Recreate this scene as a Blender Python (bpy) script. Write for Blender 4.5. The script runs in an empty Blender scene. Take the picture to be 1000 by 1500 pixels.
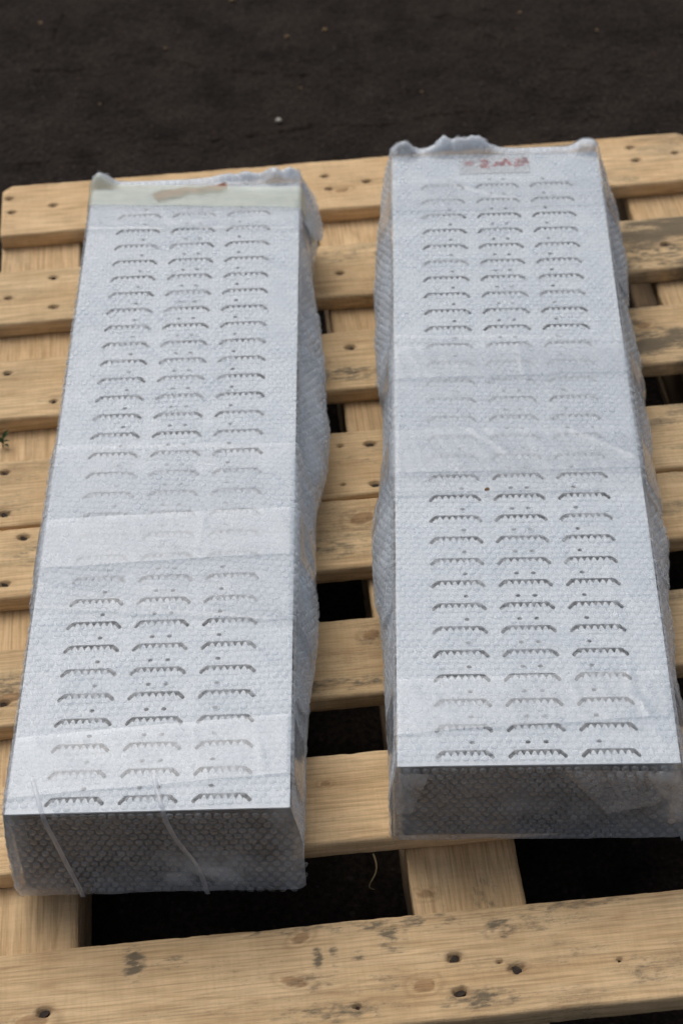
import bpy, math, random
import numpy as np
from mathutils import Matrix, Vector
from mathutils.geometry import tessellate_polygon

SC = bpy.context.scene
COL = SC.collection
MM = 0.001

# ------------------------------------------------------------------ camera
CAM_Z = 1.655
cam_d = bpy.data.cameras.new('camera')
cam = bpy.data.objects.new('camera', cam_d)
COL.objects.link(cam)
_r = Vector((0.9987637, -0.0342442, -0.0360321))
_u = Vector((0.0497089, 0.6880432, 0.7239652))
_f = Vector((0.0, 0.7248613, -0.6888948))
M = Matrix.Identity(4)
for i in range(3):
    M[i][0] = _r[i]; M[i][1] = _u[i]; M[i][2] = -_f[i]
M[2][3] = CAM_Z
cam.matrix_world = M
cam_d.sensor_fit = 'VERTICAL'
cam_d.sensor_height = 22.3
cam_d.lens = 44.6
cam_d.clip_start = 0.05
cam_d.clip_end = 200
cam_d.dof.use_dof = True
cam_d.dof.focus_distance = 1.86
cam_d.dof.aperture_fstop = 4.8
SC.camera = cam

# ------------------------------------------------------------------ sky, sun, exposure
SUN_EL, SUN_AZ = math.radians(58), math.radians(-28)     # azimuth from +Y towards +X
w = bpy.data.worlds.new('World'); SC.world = w; w.use_nodes = True
nt = w.node_tree
sky = nt.nodes.new('ShaderNodeTexSky'); sky.sky_type = 'NISHITA'; sky.sun_disc = False
sky.sun_elevation = SUN_EL; sky.sun_rotation = SUN_AZ
sky.air_density = 0.7; sky.dust_density = 4.0; sky.ozone_density = 0.6
bg = nt.nodes['Background']; bg.inputs['Strength'].default_value = 0.10
hs = nt.nodes.new('ShaderNodeHueSaturation'); hs.inputs['Saturation'].default_value = 0.45
nt.links.new(sky.outputs[0], hs.inputs['Color']); nt.links.new(hs.outputs[0], bg.inputs[0])
sun_d = bpy.data.lights.new('sun', 'SUN'); sun_d.energy = 1.1; sun_d.angle = math.radians(50)
sun_d.color = (1.0, 0.95, 0.88)
sun = bpy.data.objects.new('sun', sun_d); COL.objects.link(sun)
sdir = Vector((math.sin(SUN_AZ) * math.cos(SUN_EL), math.cos(SUN_AZ) * math.cos(SUN_EL), math.sin(SUN_EL)))
sun.rotation_euler = (-sdir).to_track_quat('-Z', 'Y').to_euler()
sun.location = sdir * 5
SC.view_settings.view_transform = 'Standard'
SC.view_settings.look = 'None'
SC.view_settings.exposure = 0.0
SC.view_settings.gamma = 1.0
SC.view_settings.use_curve_mapping = False
SC.render.engine = 'CYCLES'
SC.cycles.max_bounces = 6
SC.cycles.diffuse_bounces = 4
SC.cycles.glossy_bounces = 2
SC.cycles.transmission_bounces = 2
SC.cycles.transparent_max_bounces = 20
SC.cycles.adaptive_threshold = 0.03
SC.cycles.use_denoising = True

# ------------------------------------------------------------------ helpers
def hash2(ix, iy, seed):
    n = (ix.astype(np.int64) * 374761393 + iy.astype(np.int64) * 668265263 + seed * 1442695041) & 0xFFFFFFFF
    n = ((n ^ (n >> 13)) * 1274126177) & 0xFFFFFFFF
    return ((n ^ (n >> 16)) & 0xFFFFFF) / float(0xFFFFFF)

def noise(x, y, seed=0):
    x = np.asarray(x, float); y = np.asarray(y, float)
    ix = np.floor(x); iy = np.floor(y); fx = x - ix; fy = y - iy
    ux = fx * fx * (3 - 2 * fx); uy = fy * fy * (3 - 2 * fy)
    a = hash2(ix, iy, seed); b = hash2(ix + 1, iy, seed); c = hash2(ix, iy + 1, seed); d = hash2(ix + 1, iy + 1, seed)
    return (a * (1 - ux) + b * ux) * (1 - uy) + (c * (1 - ux) + d * ux) * uy

def fbm(x, y, seed=0, oct=4):
    v = 0; a = 0.5; t = 0
    for k in range(oct):
        v = v + a * noise(np.asarray(x) * 2 ** k, np.asarray(y) * 2 ** k, seed + 17 * k); t += a; a *= 0.5
    return v / t

def sstep(a, b, x):
    t = np.clip((np.asarray(x, float) - a) / (b - a), 0, 1)
    return t * t * (3 - 2 * t)

def mesh_np(name, V, quads=None, tris=None, smooth=True, ngons=None):
    """V in millimetres, faces as index arrays -> mesh"""
    V = np.asarray(V, np.float32) * MM
    loops = []; sizes = []
    if quads is not None and len(quads):
        q = np.asarray(quads, np.int32).reshape(-1, 4); loops.append(q.ravel()); sizes.append(np.full(len(q), 4, np.int32))
    if tris is not None and len(tris):
        q = np.asarray(tris, np.int32).reshape(-1, 3); loops.append(q.ravel()); sizes.append(np.full(len(q), 3, np.int32))
    if ngons:
        for g in ngons:
            loops.append(np.asarray(g, np.int32)); sizes.append(np.array([len(g)], np.int32))
    L = np.concatenate(loops); Z = np.concatenate(sizes)
    me = bpy.data.meshes.new(name)
    me.vertices.add(len(V)); me.vertices.foreach_set('co', V.ravel())
    me.loops.add(len(L)); me.loops.foreach_set('vertex_index', L)
    me.polygons.add(len(Z))
    st = np.zeros(len(Z), np.int32); st[1:] = np.cumsum(Z)[:-1]
    me.polygons.foreach_set('loop_start', st)
    me.polygons.foreach_set('loop_total', Z)
    me.polygons.foreach_set('use_smooth', np.full(len(Z), smooth))
    me.update(calc_edges=True); me.validate()
    return me

def obj(name, me, mat, parent=None, loc=(0, 0, 0), rot=(0, 0, 0)):
    o = bpy.data.objects.new(name, me); COL.objects.link(o)
    if mat is not None and len(me.materials) == 0: me.materials.append(mat)
    o.parent = parent
    o.location = [c * MM for c in loc]; o.rotation_euler = rot
    return o

def empty(name, loc, rz=0):
    o = bpy.data.objects.new(name, None); COL.objects.link(o)
    o.location = [c * MM for c in loc]; o.rotation_euler = (0, 0, rz); o.empty_display_size = 0.05
    return o

def tag(o, label=None, cat=None, group=None, kind=None):
    if label: o['label'] = label
    if cat: o['category'] = cat
    if group: o['group'] = group
    if kind: o['kind'] = kind
    return o

def grid_faces(nx, ny, off=0):
    i, j = np.meshgrid(np.arange(nx - 1), np.arange(ny - 1), indexing='ij')
    a = off + i * ny + j
    return np.stack([a, a + ny, a + ny + 1, a + 1], -1).reshape(-1, 4)

def set_attr(me, name, arr):
    at = me.attributes.new(name, 'FLOAT_COLOR', 'POINT')
    c = np.ones((len(me.vertices), 4), np.float32); c[:, :arr.shape[1]] = arr
    at.data.foreach_set('color', c.ravel())

# ------------------------------------------------------------------ materials
def new_mat(name):
    m = bpy.data.materials.new(name); m.use_nodes = True
    t = m.node_tree; t.nodes.clear()
    out = t.nodes.new('ShaderNodeOutputMaterial')
    return m, t, out

def N(t, typ, **kw):
    n = t.nodes.new(typ)
    for k, v in kw.items():
        if k == 'inp':
            for kk, vv in v.items(): n.inputs[kk].default_value = vv
        else: setattr(n, k, v)
    return n

def ramp(t, src, p0, c0, p1, c1):
    r = t.nodes.new('ShaderNodeValToRGB')
    r.color_ramp.elements[0].position = p0; r.color_ramp.elements[0].color = c0
    r.color_ramp.elements[1].position = p1; r.color_ramp.elements[1].color = c1
    t.links.new(src, r.inputs[0]); return r

def mixc(t, fac, a, b, mode='MIX'):
    m = t.nodes.new('ShaderNodeMix'); m.data_type = 'RGBA'; m.blend_type = mode
    for s, v in ((m.inputs[0], fac), (m.inputs[6], a), (m.inputs[7], b)):
        if isinstance(v, (int, float)): s.default_value = v
        elif isinstance(v, tuple): s.default_value = v if len(v) == 4 else (*v, 1)
        else: t.links.new(v, s)
    return m.outputs[2]

def math_(t, op, a, b=None):
    m = t.nodes.new('ShaderNodeMath'); m.operation = op
    for s, v in ((m.inputs[0], a), (m.inputs[1], b)):
        if v is None: continue
        if isinstance(v, (int, float)): s.default_value = v
        else: t.links.new(v, s)
    return m.outputs[0]

def wood_mat(name, pale, tan, line, grey=0.0, bright=1.0):
    m, t, out = new_mat(name)
    L = t.links.new
    tc = N(t, 'ShaderNodeTexCoord'); oi = N(t, 'ShaderNodeObjectInfo')
    sc = N(t, 'ShaderNodeVectorMath', operation='SCALE'); sc.inputs[0].default_value = (37.0, 11.0, 5.0)
    L(oi.outputs['Random'], sc.inputs['Scale'])
    ad = N(t, 'ShaderNodeVectorMath', operation='ADD'); L(tc.outputs['Object'], ad.inputs[0]); L(sc.outputs[0], ad.inputs[1])
    def nz(scale, detail=4, rough=0.55, dist=0.0):
        mp = N(t, 'ShaderNodeMapping'); mp.inputs['Scale'].default_value = scale; L(ad.outputs[0], mp.inputs[0])
        n = N(t, 'ShaderNodeTexNoise'); n.inputs['Scale'].default_value = 1.0; n.inputs['Detail'].default_value = detail
        n.inputs['Roughness'].default_value = rough; n.inputs['Distortion'].default_value = dist
        L(mp.outputs[0], n.inputs['Vector']); return n.outputs['Fac']
    broad = nz((3, 16, 16), 3)
    c = ramp(t, broad, 0.35, (*tan, 1), 0.65, (*pale, 1)).outputs[0]
    # growth rings: long wavy lines along the plank
    mp = N(t, 'ShaderNodeMapping'); mp.inputs['Scale'].default_value = (2.2, 26, 26); L(ad.outputs[0], mp.inputs[0])
    n0 = N(t, 'ShaderNodeTexNoise'); n0.inputs['Scale'].default_value = 1.0; n0.inputs['Detail'].default_value = 2.0
    L(mp.outputs[0], n0.inputs['Vector'])
    rings = math_(t, 'PINGPONG', math_(t, 'MULTIPLY', n0.outputs['Fac'], 9.0), 0.5)
    rg = ramp(t, rings, 0.30, (0, 0, 0, 1), 0.5, (1, 1, 1, 1)).outputs[0]
    c = mixc(t, math_(t, 'MULTIPLY', rg, 0.28), c, line)
    fib = nz((14, 420, 420), 3, 0.6)
    c = mixc(t, 0.8, c, ramp(t, fib, 0.32, (0.66, 0.63, 0.58, 1), 0.58, (1.04, 1.05, 1.05, 1)).outputs[0], 'MULTIPLY')
    saw = nz((260, 26, 60), 3, 0.6, 0.4)
    blot = nz((22, 40, 40), 4, 0.6)
    c = mixc(t, 0.22, c, ramp(t, saw, 0.35, (0.80, 0.77, 0.72, 1), 0.6, (1.05, 1.05, 1.05, 1)).outputs[0], 'MULTIPLY')
    c = mixc(t, 0.6, c, ramp(t, blot, 0.32, (0.80, 0.76, 0.71, 1), 0.62, (1.07, 1.06, 1.04, 1)).outputs[0], 'MULTIPLY')
    # random per plank tone
    tone = N(t, 'ShaderNodeMapRange'); tone.inputs['To Min'].default_value = 0.88 * bright; tone.inputs['To Max'].default_value = 1.05 * bright
    L(oi.outputs['Random'], tone.inputs[0])
    c = mixc(t, 1.0, c, tone.outputs[0], 'MULTIPLY')
    at = N(t, 'ShaderNodeAttribute', attribute_name='wear')
    sep = N(t, 'ShaderNodeSeparateColor'); L(at.outputs['Color'], sep.inputs[0])
    # mildew: speckled, streaky along the fibre
    spk = nz((60, 420, 420), 5, 0.75)
    sp2 = nz((260, 520, 520), 4, 0.75)
    sm = math_(t, 'ADD', math_(t, 'MULTIPLY', spk, 0.6), math_(t, 'MULTIPLY', sp2, 0.4))
    thr = math_(t, 'SUBTRACT', 0.67, math_(t, 'MULTIPLY', sep.outputs[0], 0.40))
    sf = N(t, 'ShaderNodeMapRange'); sf.inputs['From Min'].default_value = -0.05; sf.inputs['From Max'].default_value = 0.17
    L(math_(t, 'SUBTRACT', sm, thr), sf.inputs[0])
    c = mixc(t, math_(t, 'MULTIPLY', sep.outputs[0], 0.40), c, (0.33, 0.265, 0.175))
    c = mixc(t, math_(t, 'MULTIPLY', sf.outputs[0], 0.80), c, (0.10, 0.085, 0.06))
    # knots
    kn = nz((120, 120, 120), 3)
    c = mixc(t, math_(t, 'MULTIPLY', sep.outputs[1], 0.72), c, ramp(t, kn, 0.3, (0.11, 0.05, 0.02, 1), 0.7, (0.33, 0.17, 0.07, 1)).outputs[0])
    # rust bleed around nails
    c = mixc(t, math_(t, 'MULTIPLY', sep.outputs[2], 0.55), c, (0.16, 0.10, 0.055))
    if grey: c = mixc(t, grey, c, (0.2, 0.16, 0.12))
    b = N(t, 'ShaderNodeBsdfPrincipled'); L(c, b.inputs['Base Color'])
    b.inputs['Roughness'].default_value = 0.78; b.inputs['Specular IOR Level'].default_value = 0.25
    bp = N(t, 'ShaderNodeBump'); bp.inputs['Strength'].default_value = 0.55; bp.inputs['Distance'].default_value = 0.0012
    L(math_(t, 'ADD', math_(t, 'ADD', fib, math_(t, 'MULTIPLY', saw, 0.8)), math_(t, 'MULTIPLY', sp2, 0.7)), bp.inputs['Height']); L(bp.outputs[0], b.inputs['Normal'])
    L(b.outputs[0], out.inputs[0])
    return m

WOOD = wood_mat('pine_planed', (0.82, 0.605, 0.355), (0.69, 0.485, 0.27), (0.42, 0.225, 0.10))
WOOD_FRESH = wood_mat('pine_fresh', (0.84, 0.61, 0.36), (0.74, 0.515, 0.285), (0.48, 0.27, 0.12))
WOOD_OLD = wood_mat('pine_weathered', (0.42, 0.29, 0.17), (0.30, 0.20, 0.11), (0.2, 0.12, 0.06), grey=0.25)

def simple(name, col, rough=0.6, spec=0.4, metal=0.0, bump=0.0, bscale=300, var=0.0):
    m, t, out = new_mat(name)
    b = N(t, 'ShaderNodeBsdfPrincipled')
    b.inputs['Roughness'].default_value = rough; b.inputs['Specular IOR Level'].default_value = spec; b.inputs['Metallic'].default_value = metal
    tc = N(t, 'ShaderNodeTexCoord')
    n = N(t, 'ShaderNodeTexNoise'); n.inputs['Scale'].default_value = bscale; n.inputs['Detail'].default_value = 4
    t.links.new(tc.outputs['Object'], n.inputs['Vector'])
    lo = tuple(c * (1 - var) for c in col); hi = tuple(min(1, c * (1 + var)) for c in col)
    t.links.new(ramp(t, n.outputs['Fac'], 0.3, (*lo, 1), 0.7, (*hi, 1)).outputs[0], b.inputs['Base Color'])
    if bump:
        bp = N(t, 'ShaderNodeBump'); bp.inputs['Strength'].default_value = bump; bp.inputs['Distance'].default_value = 0.001
        t.links.new(n.outputs['Fac'], bp.inputs['Height']); t.links.new(bp.outputs[0], b.inputs['Normal'])
    t.links.new(b.outputs[0], out.inputs[0]); return m

WHITE = simple('white_powder_coat', (0.68, 0.735, 0.785), 0.5, 0.35, bump=0.05, bscale=900, var=0.015)
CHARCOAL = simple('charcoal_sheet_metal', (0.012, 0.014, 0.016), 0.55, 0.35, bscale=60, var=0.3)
IRON = simple('rusty_iron', (0.035, 0.024, 0.018), 0.8, 0.3, bump=0.5, bscale=900, var=0.5)
BADGE = simple('grey_badge', (0.55, 0.58, 0.60), 0.5, 0.4, bscale=200, var=0.06)
RED = simple('red_print', (0.46, 0.09, 0.09), 0.5, 0.4, bscale=300, var=0.15)
RUSTPAPER = simple('torn_brown_paper', (0.34, 0.15, 0.09), 0.8, 0.2, bscale=160, var=0.5)
STRAW = simple('dry_straw', (0.45, 0.34, 0.17), 0.7, 0.3, bscale=80, var=0.2)
LEAF = simple('weed_green', (0.05, 0.085, 0.025), 0.6, 0.3, bscale=80, var=0.3)
STONE = simple('pale_stone', (0.5, 0.48, 0.42), 0.8, 0.3, bscale=200, var=0.2)
STONE_T = simple('tan_stone', (0.26, 0.17, 0.09), 0.8, 0.3, bscale=200, var=0.3)

def film_mat(name, veil, vvar, col=(0.80, 0.86, 0.925), gloss=0.35, trans=0.15, gl=1.0, nscale=30, streak=(1, 1, 1)):
    """thin plastic: clear, a milky share that scatters, and surface reflection by Schlick"""
    m, t, out = new_mat(name); L = t.links.new
    tr = N(t, 'ShaderNodeBsdfTransparent')
    df = N(t, 'ShaderNodeBsdfDiffuse'); df.inputs[0].default_value = (*col, 1)
    tl = N(t, 'ShaderNodeBsdfTranslucent'); tl.inputs[0].default_value = (*col, 1)
    mv = N(t, 'ShaderNodeMixShader'); mv.inputs[0].default_value = trans; L(df.outputs[0], mv.inputs[1]); L(tl.outputs[0], mv.inputs[2])
    tc = N(t, 'ShaderNodeTexCoord'); mp = N(t, 'ShaderNodeMapping'); mp.inputs['Scale'].default_value = streak
    L(tc.outputs['Object'], mp.inputs[0])
    n = N(t, 'ShaderNodeTexNoise'); n.inputs['Scale'].default_value = nscale; n.inputs['Detail'].default_value = 5
    L(mp.outputs[0], n.inputs['Vector'])
    mr = N(t, 'ShaderNodeMapRange'); mr.inputs['From Min'].default_value = 0.3; mr.inputs['From Max'].default_value = 0.7
    mr.inputs['To Min'].default_value = max(0, veil - vvar); mr.inputs['To Max'].default_value = veil + vvar
    L(n.outputs['Fac'], mr.inputs[0])
    at = N(t, 'ShaderNodeAttribute', attribute_name='milk')
    fac = math_(t, 'ADD', mr.outputs[0], at.outputs['Fac'])
    m1 = N(t, 'ShaderNodeMixShader'); L(fac, m1.inputs[0]); L(tr.outputs[0], m1.inputs[1]); L(mv.outputs[0], m1.inputs[2])
    g = N(t, 'ShaderNodeBsdfGlossy'); g.inputs['Roughness'].default_value = gloss
    ge = N(t, 'ShaderNodeNewGeometry')
    dt = N(t, 'ShaderNodeVectorMath', operation='DOT_PRODUCT'); L(ge.outputs['Normal'], dt.inputs[0]); L(ge.outputs['Incoming'], dt.inputs[1])
    f = math_(t, 'POWER', math_(t, 'SUBTRACT', 1.0, math_(t, 'ABSOLUTE', dt.outputs['Value'])), 4.0)
    fr = math_(t, 'MULTIPLY', math_(t, 'ADD', 0.05, math_(t, 'MULTIPLY', f, 0.85)), gl)
    m2 = N(t, 'ShaderNodeMixShader'); L(fr, m2.inputs[0]); L(m1.outputs[0], m2.inputs[1]); L(g.outputs[0], m2.inputs[2])
    L(m2.outputs[0], out.inputs[0]); return m

FILM = film_mat('wrap_film', 0.10, 0.05)
FILM_OVER = film_mat('wrap_film_overlap', 0.10, 0.05)
BUB = film_mat('wrap_bubbles', 0.13, 0.05, gloss=0.35, gl=0.4, nscale=60)
BUB_END = film_mat('wrap_bubbles_clear', 0.10, 0.04, gloss=0.2, gl=0.95, nscale=60)
TAPE = film_mat('clear_tape', 0.20, 0.06, gloss=0.2, nscale=60, streak=(0.3, 1.5, 1))
TAPE_G = film_mat('greenish_tape', 0.42, 0.08, col=(0.72, 0.77, 0.60), gloss=0.3, nscale=60, streak=(0.3, 1.5, 1))
FOLD = film_mat('wrap_fold', 0.62, 0.15, gloss=0.3, nscale=60)
STRAP = film_mat('white_strap', 0.30, 0.1, col=(0.84, 0.86, 0.92), gloss=0.3, nscale=90)

def asphalt():
    m, t, out = new_mat('asphalt'); L = t.links.new
    tc = N(t, 'ShaderNodeTexCoord')
    def nz(s, d=4, r=0.6):
        n = N(t, 'ShaderNodeTexNoise'); n.inputs['Scale'].default_value = s; n.inputs['Detail'].default_value = d; n.inputs['Roughness'].default_value = r
        L(tc.outputs['Object'], n.inputs['Vector']); return n.outputs['Fac']
    broad = nz(11, 7, 0.7); fine = nz(150, 5, 0.7)
    c = ramp(t, broad, 0.3, (0.0085, 0.0066, 0.0054, 1), 0.66, (0.030, 0.0235, 0.019, 1)).outputs[0]
    c = mixc(t, 0.7, c, ramp(t, fine, 0.34, (0.3, 0.3, 0.3, 1), 0.66, (2.1, 2.0, 1.95, 1)).outputs[0], 'MULTIPLY')
    v = N(t, 'ShaderNodeTexVoronoi'); v.inputs['Scale'].default_value = 120
    L(tc.outputs['Object'], v.inputs['Vector'])
    # a few of the stones in the mix are pale, tan or reddish
    sp = N(t, 'ShaderNodeSeparateColor'); L(v.outputs['Color'], sp.inputs[0])
    pick = math_(t, 'GREATER_THAN', sp.outputs[0], 0.90)
    core = math_(t, 'LESS_THAN', v.outputs['Distance'], 0.34)
    sc = ramp(t, sp.outputs[1], 0.2, (0.045, 0.027, 0.017, 1), 0.8, (0.05, 0.046, 0.04, 1)).outputs[0]
    c = mixc(t, math_(t, 'MULTIPLY', math_(t, 'MULTIPLY', pick, core), 0.75), c, sc)
    b = N(t, 'ShaderNodeBsdfPrincipled'); L(c, b.inputs['Base Color']); b.inputs['Roughness'].default_value = 0.92
    b.inputs['Specular IOR Level'].default_value = 0.12
    bp = N(t, 'ShaderNodeBump'); bp.inputs['Strength'].default_value = 0.8; bp.inputs['Distance'].default_value = 0.004
    L(math_(t, 'SUBTRACT', fine, math_(t, 'MULTIPLY', v.outputs['Distance'], 0.8)), bp.inputs['Height']); L(bp.outputs[0], b.inputs['Normal'])
    L(b.outputs[0], out.inputs[0]); return m
ASPHALT = asphalt()

# ------------------------------------------------------------------ ground
def build_ground():
    xs = np.concatenate([[-30000, -6000, -1800], np.arange(-620, 700, 3.6), [1900, 6000, 30000]])
    ys = np.concatenate([[-30000, -5000, 0, 1500], np.arange(2330, 3100, 3.6), [4500, 9000, 40000]])
    X, Y = np.meshgrid(xs, ys, indexing='ij')
    Z = 3.5 * (fbm(X / 130, Y / 130, 3, 3) - 0.5) + 4.0 * (fbm(X / 18, Y / 18, 4, 3) - 0.5)
    cracks = [[(-520, 2790), (-468, 2756), (-380, 2748), (-300, 2762), (-227, 2753), (-140, 2722), (-29, 2705), (60, 2716)],
              [(242, 2870), (248, 2800), (305, 2733), (341, 2680), (440, 2672), (544, 2662), (640, 2668)],
              [(-500, 2500), (-380, 2506), (-271, 2524), (-150, 2535), (-20, 2560), (88, 2563), (180, 2580), (260, 2572)],
              [(-430, 2990), (-400, 2900), (-420, 2830), (-468, 2756)], [(82, 2876), (150, 2850), (242, 2862)]]
    wx = X + 16 * (fbm(X / 40, Y / 40, 8, 3) - 0.5); wy = Y + 26 * (fbm(X / 45, Y / 45, 9, 3) - 0.5)
    for c in cracks:
        for (x0, y0), (x1, y1) in zip(c[:-1], c[1:]):
            dx, dy = x1 - x0, y1 - y0
            tt = np.clip(((wx - x0) * dx + (wy - y0) * dy) / (dx * dx + dy * dy), 0, 1)
            d = np.hypot(wx - x0 - tt * dx, wy - y0 - tt * dy)
            Z = Z - 4.0 * (1 - sstep(0.3, 4.0, d)) * sstep(0.38, 0.55, fbm(X / 25, Y / 25, 12, 2))
    Z[(np.abs(X) > 2500) | (Y > 4000) | (Y < 100)] = -1
    me = mesh_np('ground', np.stack([X, Y, Z], -1).reshape(-1, 3), grid_faces(len(xs), len(ys)))
    return tag(obj('ground', me, ASPHALT), kind='structure')
build_ground()

def stone(name, mat, x, y, r, seed, label, group=None):
    rng = np.random.RandomState(seed)
    V = []; T = []
    nu, nv = 9, 6
    for j in range(nv + 1):
        ph = math.pi * j / nv
        for i in range(nu):
            a = 2 * math.pi * i / nu
            k = r * (0.82 + 0.36 * rng.rand())
            V.append((k * math.sin(ph) * math.cos(a), k * math.sin(ph) * math.sin(a) * 0.85, k * 0.62 * math.cos(ph)))
    Q = []
    for j in range(nv):
        for i in range(nu):
            Q.append((j * nu + i, (j + 1) * nu + i, (j + 1) * nu + (i + 1) % nu, j * nu + (i + 1) % nu))
    o = obj(name, mesh_np(name, V, Q), mat, None, (x, y, r * 0.35 + 0.6))
    return tag(o, label, 'pebble', group)
stone('pebble', STONE, -63, 2580, 5.0, 1, 'pale pebble lying alone on the dark asphalt above the left panel')
for k, (x, y, r, mt) in enumerate([(-48, 2816, 4.0, STONE_T), (11, 2831, 3.6, STONE_T), (-30, 2667, 2.2, STONE_T), (-134, 2936, 4.2, STONE_T),
                                   (-436, 2895, 3.2, STONE_T), (317, 2854, 3.2, STONE_T), (-236, 2800, 2.4, STONE_T), (150, 2640, 2.2, STONE_T), (430, 2790, 2.8, STONE_T), (-330, 2650, 2.0, STONE_T)]):
    stone('pebble', mt, x, y, r, 5 + k, 'tiny grit stone scattered on the dark asphalt', 'grit stones on the asphalt')

# ------------------------------------------------------------------ pallet
TH = math.radians(3.2)
S0, T0, TOP = 155.0, 1606.0, 142.0            # pallet centre in its own axes, height of the deck
px = S0 * math.cos(TH) - T0 * math.sin(TH); py = S0 * math.sin(TH) + T0 * math.cos(TH)
pallet = empty('wooden_pallet', (px, py, 0), TH)
tag(pallet, 'pale pine pallet with eight deck boards carrying the two wrapped panels', 'pallet')

def plank(name, mat, L, W, T, seed, step=1.8, pits=(), knots=(), stains=(), mildew=None, chip=1.0, cut=0.0):
    """a board along X, centred, top at z=0; dense top so holes, knots and chipped edges are real"""
    nx = int(L / step) + 1; ny = int(W / step) + 1
    xs = np.linspace(-L / 2, L / 2, nx)
    yt = np.linspace(-W / 2, W / 2, ny)
    prof_y = np.concatenate([[-W / 2 + 1, -W / 2, -W / 2, -W / 2], yt, [W / 2, W / 2, W / 2, W / 2 - 1]])
    prof_z = np.concatenate([[-T, -T + 1, -T * 0.66, -T * 0.33], np.zeros(ny), [-T * 0.33, -T * 0.66, -T + 1, -T]])
    X = np.repeat(xs[:, None], len(prof_y), 1); Y = np.repeat(prof_y[None], nx, 0).copy(); Z = np.repeat(prof_z[None], nx, 0).copy()
    top = np.zeros_like(X, bool); top[:, 4:4 + ny] = True
    # edges: saw-cut, wandering, here and there chipped
    wan = 2.4 * (fbm(X / 90, Y * 0 + np.sign(Y) * 7, seed, 3) - 0.5) + 0.9 * (fbm(X / 9, Z / 5 + np.sign(Y) * 9, seed + 1, 2) - 0.5)
    k = np.abs(Y) / (W / 2)
    Y += wan * k * chip
    d = W / 2 - np.abs(np.repeat(prof_y[None], nx, 0))
    chips = sstep(0.62, 0.82, fbm(X / 22, np.sign(Y) * 5 + 0 * Y, seed + 2, 3)) * 4.0 * chip
    rad = 1.6 + 1.2 * noise(X / 35, np.sign(Y), seed + 3) + chips
    drop = np.where(d < rad, (1 - np.sqrt(np.clip(1 - (1 - d / rad) ** 2, 0, 1))) * np.minimum(rad, 3.0), 0)
    rough = 0.55 * (fbm(X / 30, Y / 3.2, seed + 4, 3) - 0.5) + 1.2 * (fbm(X / 160, Y / 60, seed + 5, 2) - 0.5)
    Z += np.where(top, rough - drop, 0)
    de = L / 2 - np.abs(X)
    Z -= np.where(top & (de < 2.5), (2.5 - de) * 0.5, 0)
    if cut:
        lim = W / 2 - np.clip(cut - de, 0, cut) * 0.9
        Y = np.where(Y > lim, lim, Y)
    wear = np.zeros(X.shape + (3,), np.float32)
    if mildew is not None: wear[..., 0] = mildew(X, Y)
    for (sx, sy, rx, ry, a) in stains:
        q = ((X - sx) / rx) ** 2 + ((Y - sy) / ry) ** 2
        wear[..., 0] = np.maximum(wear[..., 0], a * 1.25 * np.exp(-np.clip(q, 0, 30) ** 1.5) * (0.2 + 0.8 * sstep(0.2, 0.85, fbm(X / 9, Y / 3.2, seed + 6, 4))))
    for (kx, ky, rx, ry, ang) in knots:
        ux = (X - kx) * math.cos(ang) + (Y - ky) * math.sin(ang); uy = -(X - kx) * math.sin(ang) + (Y - ky) * math.cos(ang)
        q = np.sqrt((ux / rx) ** 2 + (uy / ry) ** 2) + 0.35 * (fbm(X / 6, Y / 6, seed + 7, 2) - 0.5)
        wear[..., 1] = np.maximum(wear[..., 1], (1 - sstep(0.75, 1.1, q)) * np.where(q < 0.8, 0.8, 1.0))
        wear[..., 1] = np.maximum(wear[..., 1], 0.35 * np.exp(-((q - 1.7) / 0.25) ** 2))
        Z -= np.where(top, 1.1 * np.exp(-((q - 1.0) / 0.18) ** 2), 0)
    for (hx, hy, r) in pits:
        q = np.sqrt(((X - hx) / (r * 1.25)) ** 2 + ((Y - hy) / (r * 0.8)) ** 2) + 0.5 * (fbm(X / 4, Y / 4, seed + 8, 2) - 0.5)
        Z -= np.where(top, 5.0 * (1 - sstep(0.65, 1.1, q)), 0)
        wear[..., 2] = np.maximum(wear[..., 2], np.exp(-np.clip(q - 0.7, 0, 9) ** 2 * 3.0) * 0.9)
    m = X.shape[1]
    Q = grid_faces(nx, m)[:, ::-1]
    Q2 = [(i * m + m - 1, i * m, (i + 1) * m, (i + 1) * m + m - 1) for i in range(nx - 1)]
    cap0 = list(range(m)); cap1 = [(nx - 1) * m + j for j in range(m)][::-1]
    V = np.stack([X, Y, Z], -1).reshape(-1, 3)
    Q2 = np.asarray(Q2)[:, ::-1]
    me = mesh_np(name, V, np.concatenate([Q[:, ::-1], Q2]), ngons=[cap1, cap0])
    set_attr(me, 'wear', wear.reshape(-1, 3))
    if mat is not None: me.materials.append(mat)
    return me

def nail_mesh():
    rng = np.random.RandomState(4); V = [(0, 0, 0.4)]; n = 9
    for i in range(n):
        a = 2 * math.pi * i / n; k = 0.9 + 0.2 * rng.rand(); V.append((k * math.cos(a), k * 0.85 * math.sin(a), 0.15))
    for i in range(n):
        a = 2 * math.pi * i / n; V.append((1.0 * math.cos(a), 0.9 * math.sin(a), -2.0))
    T = [(0, 1 + i, 1 + (i + 1) % n) for i in range(n)]
    Q = [(1 + i, 1 + n + i, 1 + n + (i + 1) % n, 1 + (i + 1) % n) for i in range(n)]
    me = mesh_np('nail', V, Q, T, smooth=False); me.materials.append(IRON); return me
NAIL = nail_mesh()

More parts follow.
